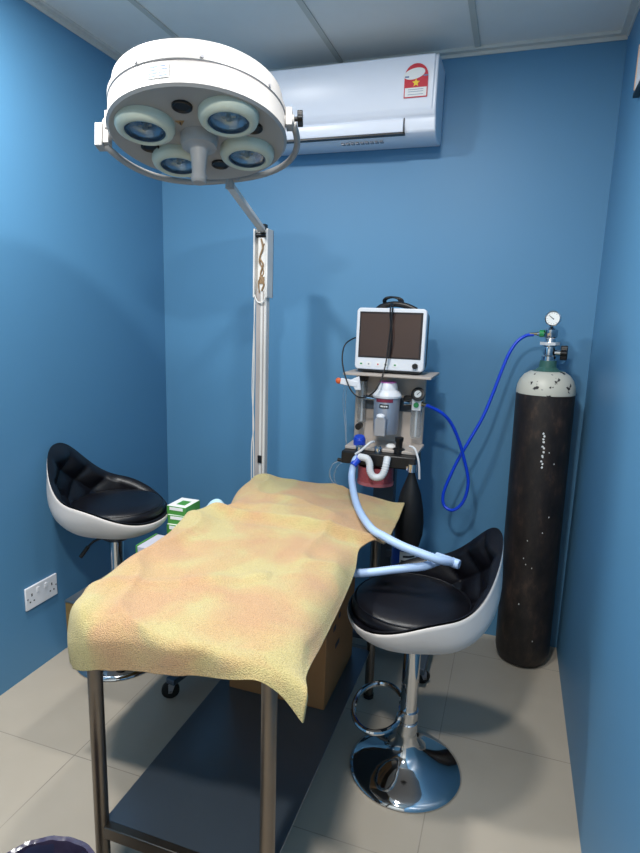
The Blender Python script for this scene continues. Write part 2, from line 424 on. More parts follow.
# ------------------------------------------------------------------ towel
def towel():
    # rows back -> front, columns left hang, left edge, ..., right edge, right hang
    R = [
     [(-1.10, 2.33, .70), (-1.05, 2.30, .822), (-.93, 2.315, .842), (-.78, 2.30, .838), (-.62, 2.27, .832), (-.47, 2.235, .828), (-.36, 2.19, .824)],
     [(-1.10, 2.10, .70), (-1.05, 2.12, .818), (-.93, 2.15, .838), (-.78, 2.14, .836), (-.62, 2.10, .832), (-.46, 2.06, .828), (-.362, 2.02, .800)],
     [(-1.04, 1.90, .70), (-.985, 1.92, .824), (-.90, 1.94, .838), (-.78, 1.92, .836), (-.62, 1.88, .834), (-.47, 1.86, .830), (-.362, 1.84, .800)],
     [(-1.12, 1.80, .70), (-1.065, 1.80, .822), (-.93, 1.82, .822), (-.78, 1.80, .824), (-.62, 1.77, .824), (-.48, 1.77, .818), (-.425, 1.765, .806)],
     [(-1.13, 1.68, .69), (-1.065, 1.69, .818), (-.93, 1.69, .822), (-.78, 1.68, .824), (-.62, 1.66, .822), (-.47, 1.65, .818), (-.412, 1.64, .770)],
     [(-1.11, 1.43, .68), (-1.045, 1.43, .816), (-.92, 1.43, .819), (-.78, 1.43, .819), (-.60, 1.45, .820), (-.45, 1.46, .816), (-.398, 1.46, .760)],
     [(-1.10, 1.24, .67), (-1.04, 1.23, .814), (-.90, 1.23, .818), (-.76, 1.23, .818), (-.59, 1.24, .820), (-.44, 1.25, .817), (-.385, 1.24, .760)],
     [(-1.03, 1.10, .67), (-1.00, 1.085, .806), (-.88, 1.085, .816), (-.74, 1.085, .818), (-.58, 1.09, .820), (-.44, 1.10, .816), (-.372, 1.09, .775)],
     [(-.985, 1.045, .68), (-.960, 1.018, .775), (-.86, 1.02, .790), (-.73, 1.025, .800), (-.575, 1.03, .812), (-.445, 1.045, .806), (-.350, 1.03, .775)],
     [(-.965, 1.045, .675), (-.948, 1.015, .692), (-.85, 1.018, .712), (-.72, 1.02, .735), (-.575, 1.02, .757), (-.455, 1.02, .778), (-.352, 1.01, .715)],
    ]
    P = [[Vector(p) for p in row] for row in R]
    def cr(a, b_, c, d, t):
        return .5 * ((2 * b_) + (c - a) * t + (2 * a - 5 * b_ + 4 * c - d) * t * t + (3 * b_ - a - 3 * c + d) * t ** 3)
    nr, nc = len(P), len(P[0]); SU, SV = 20, 18
    def interp(L, s):
        i = min(int(s), len(L) - 2); t_ = s - i
        return cr(L[max(i - 1, 0)], L[i], L[i + 1], L[min(i + 2, len(L) - 1)], t_)
    W, HH = (nc - 1) * SU, (nr - 1) * SV
    bm = NB(); G = []
    for j in range(HH + 1):
        sv = j / SV; rowp = [interp([P[r][c] for r in range(nr)], sv) for c in range(nc)]; g = []
        for i in range(W + 1):
            p = interp(rowp, i / SU)
            top = max(0, min(1, (p.z - .78) / .03))
            f = noise.noise(Vector((p.x * 4.2, p.y * 3.4, 1.3))) * .014 + noise.noise(Vector((p.x * 11 + p.y * 5, p.y * 9, 4.1))) * .009
            rdg = 1 - abs(noise.noise(Vector((p.x * 3.1 + 7, p.y * 2.3 - p.x, 2.2)))) * 2.2
            f += .016 * max(0, rdg) ** 6 - .004
            # long soft folds
            f += .010 * math.exp(-((p.y - (1.22 + .55 * (p.x + .95))) / .03) ** 2) * (1 if p.x < -.6 else .3)
            f += .022 * math.exp(-((p.y - (1.83 - .06 * (p.x + .7))) / .022) ** 2) - .004 * math.exp(-((p.y - 1.78) / .02) ** 2)
            f += .014 * math.exp(-((p.x + .93 + .25 * (p.y - 1.0)) / .022) ** 2) * max(0, 1 - (p.y - 1.0) / .4)
            f += .005 * math.exp(-((p.y - (2.02 + .25 * (p.x + .5))) / .02) ** 2)
            edge = max(0, (1.07 - p.y) / .06)
            p.z += f * top + .006 * top
            p.y -= edge * (.007 * math.sin(p.x * 34) + .006 * noise.noise(Vector((p.x * 12, p.z * 8, 0))))
            if p.z < .72 or j >= HH - 2: p.z += .004 * noise.noise(Vector((p.x * 20, 0, 3)))
            if j < 6: p.y += .01 * noise.noise(Vector((p.x * 14, 2, 3)))
            g.append(bm.verts.new(p))
        G.append(g)
    for j in range(HH):
        for i in range(W): bm.faces.new((G[j][i], G[j][i + 1], G[j + 1][i + 1], G[j + 1][i]))
    o = obj('towel', bm, TOWEL, ang=180, origin=(-.72, 1.6, .8))
    s = o.modifiers.new('thick', 'SOLIDIFY'); s.thickness = .007; s.offset = -1
    # hanging front right corner point
    bm = NB()
    o2pts = [[(-.475, 1.008, .786), (-.42, 1.0, .79), (-.372, .998, .80), (-.345, 1.02, .80)],
             [(-.44, 1.0, .755), (-.41, .99, .758), (-.368, .988, .765), (-.338, 1.02, .77)],
             [(-.400, .998, .722), (-.385, .99, .722), (-.36, .99, .73), (-.335, 1.015, .735)],
             [(-.366, .998, .688), (-.362, .996, .688), (-.356, .998, .69), (-.35, 1.004, .695)]]
    bm.free()
    return o
tw = towel()
tag(tw, 'crumpled yellow and peach terry towel draped over the examination table', 'towel')

# ------------------------------------------------------------------ cardboard box
t = thing('cardboard_box', 'brown cardboard carton on the lower steel shelf of the table', 'box', (-.69, 1.87, .2205))
b = NB(); box(b, -.186, .178, -.18, .18, 0, .34); obj('carton', b, CARD, t, bevel=.003)
b = NB(); box(b, -.186, .178, -.03, .03, .34, .3408); box(b, -.03, .03, -.1815, -.18, .25, .34); obj('tape', b, TAPE, t)
b = NB()
for k, (yy, zz, ln) in enumerate([(-.10, .25, .03), (-.04, .27, .025), (-.07, .17, .05)]):
    box(b, .1775, .1788, yy, yy + ln, zz, zz + .018)
for k in range(5): box(b, -.05 + k * .022, -.037 + k * .022, -.1812, -.18, .03, .048)
pieces('printed_mark', b, INK, t)

# ------------------------------------------------------------------ bar stools
def stool(label, loc, az, zb, foot_az, lever_az, grp):
    """az = direction the backrest points to"""
    t = thing('bar_stool', label, 'stool', loc, 0, grp)
    b = NB()
    prof = [(0, .0), (.193, .0), (.196, .004), (.194, .010), (.180, .018), (.150, .030), (.115, .043), (.085, .056), (.060, .072), (.044, .092), (.036, .12), (.033, .15), (0, .15)]
    lathe(b, prof, 64); obj('base', b, CHROME, t, ang=50)
    b = NB(); lathe(b, [(0, .12), (.034, .12), (.034, .185), (.031, .188), (.031, .19), (0, .19)], 32); obj('lower_column', b, CHROME, t)
    b = NB(); cyl(b, (0, 0, .185), (0, 0, zb + .01), .0295); obj('gas_lift', b, CHROME, t)
    b = NB(); lathe(b, [(0, zb - .03), (.05, zb - .03), (.085, zb - .004), (.085, zb + .012), (0, zb + .012)], 28); obj('swivel_plate', b, BLACK, t)
    # footrest loop
    R_ = Matrix.Rotation(foot_az, 4, 'Z'); b = NB(); pts = []
    for k in range(24):
        a = math.radians(28 + k * (304 / 23)); pts.append(R_ @ Vector((.105 - .085 * math.cos(a), .135 * math.sin(a), .215)))
    pts = [R_ @ Vector((.028, .016, .215))] + pts + [R_ @ Vector((.028, -.016, .215))]
    tube(b, smooth(pts, 3), .0098, 10)
    obj('footrest', b, CHROME, t)
    b = NB(); lathe(b, [(.029, .200), (.035, .200), (.035, .232), (.029, .232)], 28, closed=True); obj('footrest_collar', b, CHROME, t)
    # lever
    L_ = Matrix.Rotation(lever_az, 4, 'Z'); b = NB()
    tube(b, smooth([L_ @ Vector((.03, 0, zb - .02)), L_ @ Vector((.09, 0, zb - .035)), L_ @ Vector((.13, 0, zb - .075))], 6), .005, 8)
    tube(b, [L_ @ Vector((.118, 0, zb - .06)), L_ @ Vector((.15, 0, zb - .105))], .009, 8); obj('height_lever', b, BLACK, t)
    # shell
    SS = lambda a, b_, x: (lambda q: q * q * (3 - 2 * q))(max(0, min(1, (x - a) / (b_ - a))))
    def hgt(ph):
        c = math.cos(ph); a_ = abs((ph + PI) % (2 * PI) - PI)
        return .084 + .088 * SS(-1, .3, c) + .202 * math.exp(-(a_ / .76) ** 2.4)
    def rad(ph):
        c = math.cos(ph); k = SS(-.2, 1, c); return .230 + .006 * math.sin(ph) ** 2 + .062 * k - .004 * SS(0, 1, -c)
    def out(ph, s):
        h, r = hgt(ph), rad(ph); k = SS(-.3, 1, math.cos(ph))
        a = s * PI / 2
        rr = r * (math.sin(a) ** .8) * (1 - .11 * k * SS(.62, 1.0, s)); zz = h * (1 - math.cos(a)) ** (1.0)
        return rr, zz
    A = Matrix.Rotation(az, 4, 'Z'); NS, NT = 96, 22
    def pt(ph, rr, zz, sh=.0): return A @ Vector((rr * math.cos(ph) + sh, rr * math.sin(ph), zz + zb))
    b = NB(); rings = []
    for j in range(NT + 1):
        s = j / NT
        if j == 0: rings.append([b.verts.new(pt(0, 0, 0))]); continue
        rings.append([b.verts.new(pt(2 * PI * i / NS, *out(2 * PI * i / NS, s))) for i in range(NS)])
    # thickness: rolled lip and inner surface
    for (dr, dz) in ((-.002, .002), (-.004, .002), (-.012, -.006)):
        rings.append([b.verts.new(pt(2 * PI * i / NS, out(2 * PI * i / NS, 1)[0] + dr, hgt(2 * PI * i / NS) + dz)) for i in range(NS)])
    for s in (.9, .75, .6, .4):
        rings.append([b.verts.new(pt(2 * PI * i / NS, out(2 * PI * i / NS, s)[0] - .016, out(2 * PI * i / NS, s)[1] + .014 * (1 - s) + .002)) for i in range(NS)])
    for a_, c_ in zip(rings, rings[1:]):
        for i in range(NS):
            j = (i + 1) % NS
            if len(a_) == 1: b.faces.new((a_[0], c_[i], c_[j]))
            else: b.faces.new((a_[i], c_[i], c_[j], a_[j]))
    b.faces.new(rings[-1])
    obj('bucket_shell', b, SHELL, t, ang=80, label='white outer shell')
    # padded quilted back liner
    b = NB(); rings = []; NT2 = 44; NS2 = 160
    for j in range(NT2 + 1):
        q = j / NT2; s = 1 - q * .58; ring = []
        for i in range(NS2):
            ph = 2 * PI * i / NS2; r0, z0_ = out(ph, s)
            pad = .002 + .034 * SS(0, .16, q)
            k = SS(.15, .75, math.cos(ph))
            ww = ph if ph < PI else ph - 2 * PI
            u_ = ww * 9.2; v_ = z0_ * 48
            quil = (abs(math.sin((u_ + v_) / 2)) * abs(math.sin((u_ - v_) / 2))) ** .45
            pad += (.021 * quil - .016) * k * SS(.05, .16, q)
            zadd = .011 * (SS(-.05, .04, q)) * (1 - SS(.06, .2, q)) + .003 * (1 - SS(.06, .2, q)) - .0 + .016 * (1 - s)
            ring.append(b.verts.new(pt(ph, max(.02, r0 - pad), z0_ + zadd)))
        rings.append(ring)
    for a_, c_ in zip(rings, rings[1:]):
        for i in range(NS2):
            j = (i + 1) % NS2; b.faces.new((a_[i], c_[i], c_[j], a_[j]))
    b.faces.new(rings[-1])
    obj('quilted_backrest', b, LEATHER, t, ang=180, label='black diamond quilted backrest')
    # seat cushion
    b = NB(); Cm = A @ Matrix.Translation((-.012, 0, zb)); 
    lathe(b, [(0, .075), (.17, .075), (.190, .082), (.198, .098), (.200, .114), (.194, .130), (.176, .142), (.13, .150), (.06, .153), (0, .153)], 56, Cm); sc = obj('seat', b, LEATHER, t, ang=80, label='black round seat cushion')
    b = NB(); tube(b, [Cm @ Vector((.190 * math.cos(2 * PI * k / 48), .190 * math.sin(2 * PI * k / 48), .134)) for k in range(48)], .003, 6, closed=True); obj('seam_piping', b, LEATHER, sc)
    return t
stool('black and white bucket bar stool by the left wall, above the socket', (-1.587, 1.995, 0), math.radians(193), .600, math.radians(-60), math.radians(215), 'bar stools')
stool('black and white bucket bar stool with a hose on it, right of the table', (-.237, 1.79, 0), math.radians(17), .508, math.radians(182), math.radians(80), 'bar stools')

# ------------------------------------------------------------------ oxygen cylinder
CX, CY = .165, 2.672
t = thing('oxygen_cylinder', 'tall dark scuffed oxygen cylinder with white shoulder in the right corner', 'gas cylinder', (CX - .006, CY, 0))
t.rotation_euler = (0, math.radians(-.6), 0)
b = NB(); lathe(b, [(0, .0), (.085, .0), (.105, .008), (.116, .03), (.121, .06), (.121, 1.27), (0, 1.27)], 56); obj('tank', b, CYLM, t)
b = NB(); lathe(b, [(.1215, 1.258), (.122, 1.268), (.119, 1.292), (.110, 1.316), (.094, 1.338), (.072, 1.352), (.05, 1.358), (0, 1.358)], 56); sh = obj('shoulder', b, CHIP, t, ang=60)
b = NB(); lathe(b, [(0, 1.342), (.062, 1.342), (.062, 1.356), (.05, 1.358), (.036, 1.372), (.034, 1.40), (0, 1.40)], 36); obj('neck_collar', b, COLLARG, t)
# white scratched paint flecks on the tank
fl = NB()
random.seed(3)
def fleck(ph, z, sz, szz):
    M_ = Matrix.Rotation(ph, 4, 'Z'); n_ = 7
    pts = [(sz * (0.6 + .5 * random.random()) * math.cos(2 * PI * k / n_), z + szz * (.6 + .5 * random.random()) * math.sin(2 * PI * k / n_)) for k in range(n_)]
    prism(fl, pts, 'y', -.1222, -.1205, M_)
for k in range(12): fleck(math.radians(2 + random.uniform(-2.5, 2.5)), 1.10 - k * .013 + random.uniform(-.004, .004), .005, .006)
for k in range(10): fleck(math.radians(random.uniform(-45, 35)), random.uniform(.1, 1.2), .0022, .004)
pieces('paint_fleck', fl, PAPER, t)
b = NB()
lathe(b, [(0, 1.40), (.030, 1.40), (.030, 1.418), (.024, 1.423), (.026, 1.44), (.022, 1.458), (.030, 1.462), (.030, 1.474), (.024, 1.478), (.020, 1.495), (0, 1.495)], 20)
cyl(b, (0, 0, 1.435), (.05, -.005, 1.435), .012, seg=16); obj('valve_body', b, CHROME, t, ang=40)
b = NB(); lathe(b, [(.026, 1.466), (.040, 1.466), (.040, 1.478), (.026, 1.478)], 6, closed=True); obj('hex_nut', b, WHITEH, t)
b = NB(); Hm = axis_mtx((.045, -.006, 1.435), (1, -.1, 0)); n_ = 48
for z_ in (0,):
    prof = []
    for k in range(n_): a = 2 * PI * k / n_; r_ = .030 + .004 * math.cos(6 * a); prof.append((r_ * math.cos(a), r_ * math.sin(a)))
    prism(b, prof, 'z', 0, .028, Hm)
obj('handwheel', b, BLACK, t, bevel=.003)
b = NB(); lathe(b, [(0, 1.49), (.018, 1.49), (.029, 1.503), (.029, 1.53), (.014, 1.54), (.008, 1.545), (.008, 1.57), (0, 1.57)], 20); cyl(b, (0, 0, 1.515), (-.055, -.003, 1.512), .010, seg=14)
rg = obj('regulator', b, CHROME, t, ang=40)
b = NB(); cyl(b, (-.028, -.002, 1.514), (-.046, -.002, 1.513), .0155, seg=18); obj('green_outlet_ring', b, GREENP, rg)
b = NB(); cyl(b, (-.053, 0, 1.512), (-.085, -.002, 1.510), .006, seg=12); obj('hose_barb', b, BRASSY, rg)
gd = Vector((-.25, -1, 0)).normalized(); gc = Vector((.004, -.012, 1.578))
b = NB(); Gm = axis_mtx(gc, gd); lathe(b, [(0, -.012), (.030, -.012), (.032, -.006), (.032, .012), (.028, .014), (.027, .010), (0, .010)], 36, Gm); g1 = obj('pressure_gauge', b, CHROME, t, ang=40)
b = NB(); lathe(b, [(0, .0102), (.027, .0102), (.027, .0112), (0, .0112)], 32, Gm); obj('dial_face', b, GAUGEW, g1)
b = NB(); prism(b, [(-.002, -.006), (.002, -.006), (.0008, .02), (-.0008, .02)], 'z', .0115, .0125, Gm @ Matrix.Rotation(.9, 4, 'Z'))
for k in range(11):
    a = math.radians(-40 + k * 26); prism(b, [(-.0006, .021), (.0006, .021), (.0006, .025), (-.0006, .025)], 'z', .0113, .0118, Gm @ Matrix.Rotation(a, 4, 'Z'))
obj('needle', b, INK, g1)

# ------------------------------------------------------------------ blue oxygen hose
def at_path(name, pts, r, m, label, cat, n=10, seg=12, rfun=None):
    bm = NB(); tube(bm, smooth(pts, n), r, seg, rfun=rfun)
    o = obj(name, bm, m, ang=180, origin=Vector(pts[0])); tag(o, label, cat); return o
HOSEPTS = [(.075, 2.672, 1.507), (.045, 2.668, 1.502), (.010, 2.66, 1.475), (-.02, 2.65, 1.42), (-.045, 2.64, 1.34), (-.07, 2.63, 1.25), (-.105, 2.61, 1.14), (-.155, 2.59, 1.03), (-.20, 2.58, .93), (-.238, 2.57, .82), (-.248, 2.565, .765),
           (-.236, 2.56, .725), (-.20, 2.55, .715), (-.165, 2.55, .745), (-.145, 2.545, .80), (-.142, 2.54, .87), (-.165, 2.53, .96), (-.19, 2.51, 1.04), (-.225, 2.48, 1.12), (-.26, 2.45, 1.165), (-.30, 2.43, 1.19), (-.332, 2.42, 1.203)]
at_path('oxygen_hose', HOSEPTS, .0072, BLUEH, 'bright blue oxygen hose looping from cylinder to anaesthesia machine', 'hose')

# ------------------------------------------------------------------ anaesthesia machine
MX, MY = -.50, 2.46
t = thing('anaesthesia_machine', 'beige anaesthesia machine on a stand against the back wall', 'medical machine', (MX, MY, 0))
def X(v): return v - MX
def Y(v): return v - MY
b = NB(); box(b, X(-.70), X(-.24), Y(2.42), Y(2.50), .07, .10); box(b, X(-.70), X(-.64), Y(2.24), Y(2.70), .07, .10); box(b, X(-.30), X(-.24), Y(2.24), Y(2.70), .07, .10)
obj('base_frame', b, GREYD, t, bevel=.005)
def caster(parent, x, y, top, az=0.6, r=.026):
    Rm = Matrix.Translation((x, y, 0)) @ Matrix.Rotation(az, 4, 'Z')
    b = NB(); wh = []
    lathe(b, [(0, -.011), (r * .8, -.011), (r, -.007), (r, .007), (r * .8, .011), (0, .011)], 24, Rm @ Matrix.Translation((.014, 0, r)) @ Matrix.Rotation(PI / 2, 4, 'X'))
    w_ = obj('caster', b, RUBBER, parent)
    b = NB()
    for s in (-1, 1): prism(b, [(-.012, top), (.022, r * 1.9), (.022, r * .8), (.008, r * .8)], 'y', s * .015 - .0015, s * .015 + .0015, Rm)
    box(b, -.014, .02, -.016, .016, top - .01, top - .004, Rm); obj('caster_fork', b, GREYM, w_)
    b = NB(); cyl(b, (Rm @ Vector((.014, -.0165, r))), (Rm @ Vector((.014, .0165, r))), .006, seg=12); cyl(b, Rm @ Vector((0, 0, top - .006)), Rm @ Vector((0, 0, top + .02)), .008, seg=12); pieces('caster_axle', b, CHROME, w_)
for (x_, y_) in ((-.67, 2.29), (-.262, 2.29), (-.67, 2.68), (-.262, 2.68)): caster(t, X(x_), Y(y_), .072, r=.03)
b = NB(); box(b, X(-.545), X(-.45), Y(2.44), Y(2.49), .10, 1.02); obj('column', b, GREYD, t, bevel=.004)
b = NB(); box(b, X(-.655), X(-.345), Y(2.475), Y(2.495), .99, 1.318); obj('back_panel', b, BEIGE, t, bevel=.004)
b = NB(); box(b, X(-.675), X(-.305), Y(2.33), Y(2.60), 1.318, 1.328); obj('monitor_shelf', b, BEIGE, t, bevel=.002)
b = NB(); box(b, X(-.645), X(-.335), Y(2.30), Y(2.475), 1.008, 1.022); obj('work_surface', b, BEIGE, t, bevel=.003)
b = NB(); box(b, X(-.648), X(-.335), Y(2.255), Y(2.40), .955, 1.008); obj('absorber_manifold', b, BLACK, t, bevel=.006, label='black breathing circuit block')
b = NB(); box(b, X(-.62), X(-.38), Y(2.47), Y(2.476), 1.16, 1.22); obj('mount_bar', b, GREYD, t)
# left flowmeter
b = NB(); box(b, X(-.632), X(-.600), Y(2.43), Y(2.475), 1.10, 1.29); fm = obj('flowmeter', b, CLEAR, t, bevel=.003)
b = NB(); box(b, X(-.635), X(-.597), Y(2.425), Y(2.475), 1.285, 1.312); obj('top_cap', b, BLACK, fm, bevel=.002)
b = NB(); cyl(b, (X(-.616), Y(2.43), 1.09), (X(-.616), Y(2.395), 1.088), .014, seg=16); obj('control_knob', b, BLACK, fm)
b = NB(); cyl(b, (X(-.616), Y(2.452), 1.105), (X(-.616), Y(2.452), 1.285), .005, seg=12); obj('glass_tube', b, WHITEH, fm)
# vaporizer
VX, VY = -.492, 2.385
Vm = Matrix.Translation((X(VX), Y(VY), 0))
b = NB(); lathe(b, [(0, 1.075), (.050, 1.075), (.051, 1.083), (.053, 1.10), (.056, 1.225), (.054, 1.232), (0, 1.232)], 48, Vm); vp = obj('vaporizer', b, SILVER, t)
b = NB(); lathe(b, [(0, 1.230), (.060, 1.230), (.062, 1.238), (.057, 1.25), (.044, 1.262), (.040, 1.286), (.036, 1.292), (0, 1.292)], 48, Vm); obj('dial', b, WHITE, vp)
b = NB(); lathe(b, [(.030, 1.2915), (.037, 1.2915), (.037, 1.296), (.030, 1.296)], 36, Vm, closed=True); obj('dial_ring', b, MAGENTA, vp)
b = NB()
def cpatch(bm, a0, a1, z0_, z1_, r, th=.001, seg=10, M_=None):
    inner, outer = [], []
    for k in range(seg + 1):
        a = math.radians(a0 + (a1 - a0) * k / seg)
        for L_, rr in ((inner, r - th), (outer, r + th)):
            L_.append([bm.verts.new(M_ @ Vector((rr * math.sin(a), -rr * math.cos(a), zz))) for zz in (z0_, z1_)])
    for k in range(seg):
        for A_, B_ in ((inner[k], inner[k + 1]), (outer[k], outer[k + 1])): bm.faces.new((A_[0], B_[0], B_[1], A_[1]))
        bm.faces.new((inner[k][0], inner[k + 1][0], outer[k + 1][0], outer[k][0])); bm.faces.new((inner[k][1], inner[k + 1][1], outer[k + 1][1], outer[k][1]))
    bm.faces.new((inner[0][0], inner[0][1], outer[0][1], outer[0][0])); bm.faces.new((inner[-1][0], inner[-1][1], outer[-1][1], outer[-1][0]))
cpatch(b, -38, 38, 1.213, 1.227, .0566, M_=Vm); obj('label_band', b, MAROON, vp)
b = NB(); cpatch(b, -20, 20, 1.188, 1.205, .0562, M_=Vm); obj('name_plate', b, BLACK, vp)
b = NB()
for k in range(4): cpatch(b, -14 + k * 8, -9 + k * 8, 1.193, 1.200, .0574, .0005, 2, M_=Vm)
pieces('name_plate_letter', b, PAPER, vp)
b = NB(); prism(b, [(X(-.522), 1.075), (X(-.474), 1.075), (X(-.474), 1.145), (X(-.484), 1.158), (X(-.512), 1.158), (X(-.522), 1.145)], 'y', Y(2.295), Y(2.33)); obj('filler_block', b, SILVER, vp, bevel=.003)
b = NB(); sph(b, (X(-.498), Y(2.306), 1.158), .019, sc=(1, .9, .6)); obj('filler_cap', b, WHITE, vp)
b = NB(); cyl(b, (X(-.60), Y(2.44), 1.212), (X(-.545), Y(2.42), 1.212), .009, seg=14); cyl(b, (X(-.43), Y(2.42), 1.205), (X(-.40), Y(2.44), 1.205), .011, seg=14); pieces('gas_connector', b, CHROME, t)
b = NB(); box(b, X(-.432), X(-.392), Y(2.44), Y(2.475), 1.19, 1.232); obj('mount_clamp', b, BLACK, t, bevel=.003)
# right flowmeter with gauge
RX = -.372
b = NB(); lathe(b, [(0, 1.05), (.018, 1.055), (.024, 1.07), (.024, 1.175), (0, 1.175)], 24, Matrix.Translation((X(RX), Y(2.44), 0))); sm = obj('suction_bottle', b, CLEAR, t)
b = NB(); box(b, X(RX - .02), X(RX + .02), Y(2.42), Y(2.47), 1.175, 1.225); obj('bottle_head', b, WHITE, sm, bevel=.003)
b = NB(); cyl(b, (X(RX), Y(2.42), 1.20), (X(RX), Y(2.412), 1.20), .011, seg=18); obj('green_label', b, GREENP, sm)
b = NB(); cyl(b, (X(RX), Y(2.44), 1.06), (X(RX), Y(2.44), 1.17), .004, seg=10); obj('inner_tube', b, WHITEH, sm)
b = NB(); cyl(b, (X(RX + .018), Y(2.43), 1.204), (X(RX + .045), Y(2.421), 1.203), .007, seg=12); cyl(b, (X(RX + .024), Y(2.428), 1.204), (X(RX + .030), Y(2.426), 1.204), .012, seg=12); obj('hose_fitting', b, BRASSY, sm)
Gm = axis_mtx((X(RX + .006), Y(2.42), 1.245), (-.1, -1, .35))
b = NB(); lathe(b, [(0, -.014), (.026, -.014), (.029, 0), (.029, .010), (.022, .012), (0, .007)], 32, Gm); g2 = obj('airway_gauge', b, BLACK, t)
b = NB(); lathe(b, [(0, .0075), (.0215, .0085), (.0215, .0105), (0, .0105)], 32, Gm); obj('dial_face', b, GAUGEW, g2)
b = NB(); prism(b, [(-.0016, -.004), (.0016, -.004), (.0006, .019), (-.0006, .019)], 'z', .0096, .0106, Gm @ Matrix.Rotation(-.8, 4, 'Z')); obj('needle', b, INK, g2)
# items on the manifold
b = NB(); cyl(b, (X(-.592), Y(2.34), 1.022), (X(-.592), Y(2.335), 1.052), .026, seg=24); cyl(b, (X(-.592), Y(2.335), 1.052), (X(-.592), Y(2.333), 1.060), .022, seg=24); obj('valve_cap', b, BLUEP, t, label='blue valve cap', bevel=.002)
b = NB(); lathe(b, [(0, 1.005), (.026, 1.005), (.026, 1.025), (.015, 1.03), (.015, 1.055), (.018, 1.06), (.018, 1.074), (0, 1.076)], 24, Matrix.Translation((X(-.418), Y(2.32), 0))); obj('relief_valve', b, BLACK, t, label='black adjustable valve')
for (x_, y_, r_, m_) in ((-.575, 2.29, .020, CHROME), (-.50, 2.30, .018, CHROME), (-.46, 2.36, .022, PAPER)):
    b = NB(); lathe(b, [(0, 1.007), (r_, 1.007), (r_, 1.025), (r_ * .6, 1.033), (0, 1.033)], 24, Matrix.Translation((X(x_), Y(y_), 0))); obj('check_valve', b, m_, t)
b = NB(); tube(b, smooth([(X(-.585), Y(2.25), 1.0), (X(-.56), Y(2.25), 1.02), (X(-.53), Y(2.265), 1.05), (X(-.52), Y(2.30), 1.05)], 6), .005, 8); obj('sample_line', b, WHITEH, t)
b = NB(); box(b, X(-.37), X(-.335), Y(2.25), Y(2.257), .955, .972); obj('chrome_latch', b, CHROME, t)
b = NB(); cyl(b, (X(-.655), Y(2.30), .955), (X(-.675), Y(2.30), .957), .008, seg=12); obj('side_port', b, BLACK, t)
# U shaped white corrugated tube
b = NB(); U = smooth([(X(-.565), Y(2.245), .992), (X(-.545), Y(2.235), .993), (X(-.528), Y(2.23), .990), (X(-.517), Y(2.228), .970), (X(-.514), Y(2.225), .945), (X(-.503), Y(2.225), .924), (X(-.486), Y(2.225), .918), (X(-.466), Y(2.225), .926), (X(-.455), Y(2.228), .948), (X(-.450), Y(2.235), .98), (X(-.450), Y(2.25), 1.00)], 12)
tube(b, U, .012, 14, rfun=lambda s: .0145 + .0012 * math.sin(s * 220)); obj('corrugated_bend', b, WHITEH, t, ang=180)
# absorber canister
b = NB(); lathe(b, [(0, .865), (.068, .865), (.076, .873), (.076, .94), (0, .94)], 48, Matrix.Translation((X(-.515), Y(2.335), 0)) @ Matrix.Diagonal((1, .85, 1, 1))); cn = obj('absorbent_canister', b, PINKM, t, label='canister of pink absorbent granules')
b = NB(); lathe(b, [(.0755, .862), (.079, .862), (.079, .875), (.0755, .875)], 48, Matrix.Translation((X(-.515), Y(2.335), 0)) @ Matrix.Diagonal((1, .85, 1, 1)), closed=True); obj('canister_ring', b, mat('pink_ring', (190, 110, 118), .3), cn)
# side tubes at the left of the machine
b = NB(); tube(b, smooth([(X(-.655), Y(2.32), .95), (X(-.70), Y(2.32), .93), (X(-.715), Y(2.32), .88), (X(-.69), Y(2.32), .84), (X(-.645), Y(2.33), .83)], 8), .003, 8)
tube(b, smooth([(X(-.655), Y(2.34), .945), (X(-.69), Y(2.34), .91), (X(-.70), Y(2.34), .86), (X(-.675), Y(2.34), .81), (X(-.66), Y(2.34), .77)], 8), .0025, 8); pieces('clear_tubing', b, CLEAR, t)
b = NB()
for dx, xx in ((0, 0), (.012, .004)):
    tube(b, smooth([(X(-.68 + dx), Y(2.40), 1.30), (X(-.69 + dx), Y(2.40), 1.2), (X(-.675 + xx), Y(2.40), 1.08), (X(-.66), Y(2.38), .98)], 8), .0022, 6)
pieces('thin_line', b, CLEAR, t)
b = NB(); tube(b, smooth([(X(-.37), Y(2.30), 1.045), (X(-.345), Y(2.28), 1.04), (X(-.325), Y(2.27), .99), (X(-.318), Y(2.27), .92)], 8), .0045, 8); obj('white_line', b, WHITEH, t)

b = NB(); box(b, X(-.47), X(-.36), Y(2.42), Y(2.445), .50, .53); box(b, X(-.39), X(-.35), Y(2.395), Y(2.43), .49, .54); box(b, X(-.44), X(-.31), Y(2.29), Y(2.44), .300, .318)
obj('cylinder_yoke', b, GREYD, t, bevel=.002)
# small blue gas cylinder on the machine's base frame
t = thing('small_gas_cylinder', 'small blue gas cylinder with white printed label behind the right stool', 'gas cylinder', (-.37, 2.34, .10))
b = NB(); lathe(b, [(0, .22), (.05, .22), (.056, .23), (.056, .47), (.05, .51), (.03, .535), (.02, .545), (0, .545)], 36); obj('tank', b, BLUECYL, t, ang=60)
I4 = Matrix.Identity(4)
b = NB(); cpatch(b, -12, 68, .40, .492, .0565, M_=I4); lb = obj('label_sheet', b, PAPER, t)
b = NB(); cpatch(b, 2, 55, .467, .476, .0575, .0006, M_=I4); cpatch(b, -6, 60, .448, .455, .0575, .0006, M_=I4)
for k in range(5): cpatch(b, -4 + k * 10, 1 + k * 10, .415, .433, .0575, .0006, 2, M_=I4)
pieces('label_line', b, INK, lb)
b = NB(); lathe(b, [(0, .54), (.015, .54), (.015, .58), (.022, .582), (.022, .60), (0, .60)], 16); obj('valve', b, CHROME, t)

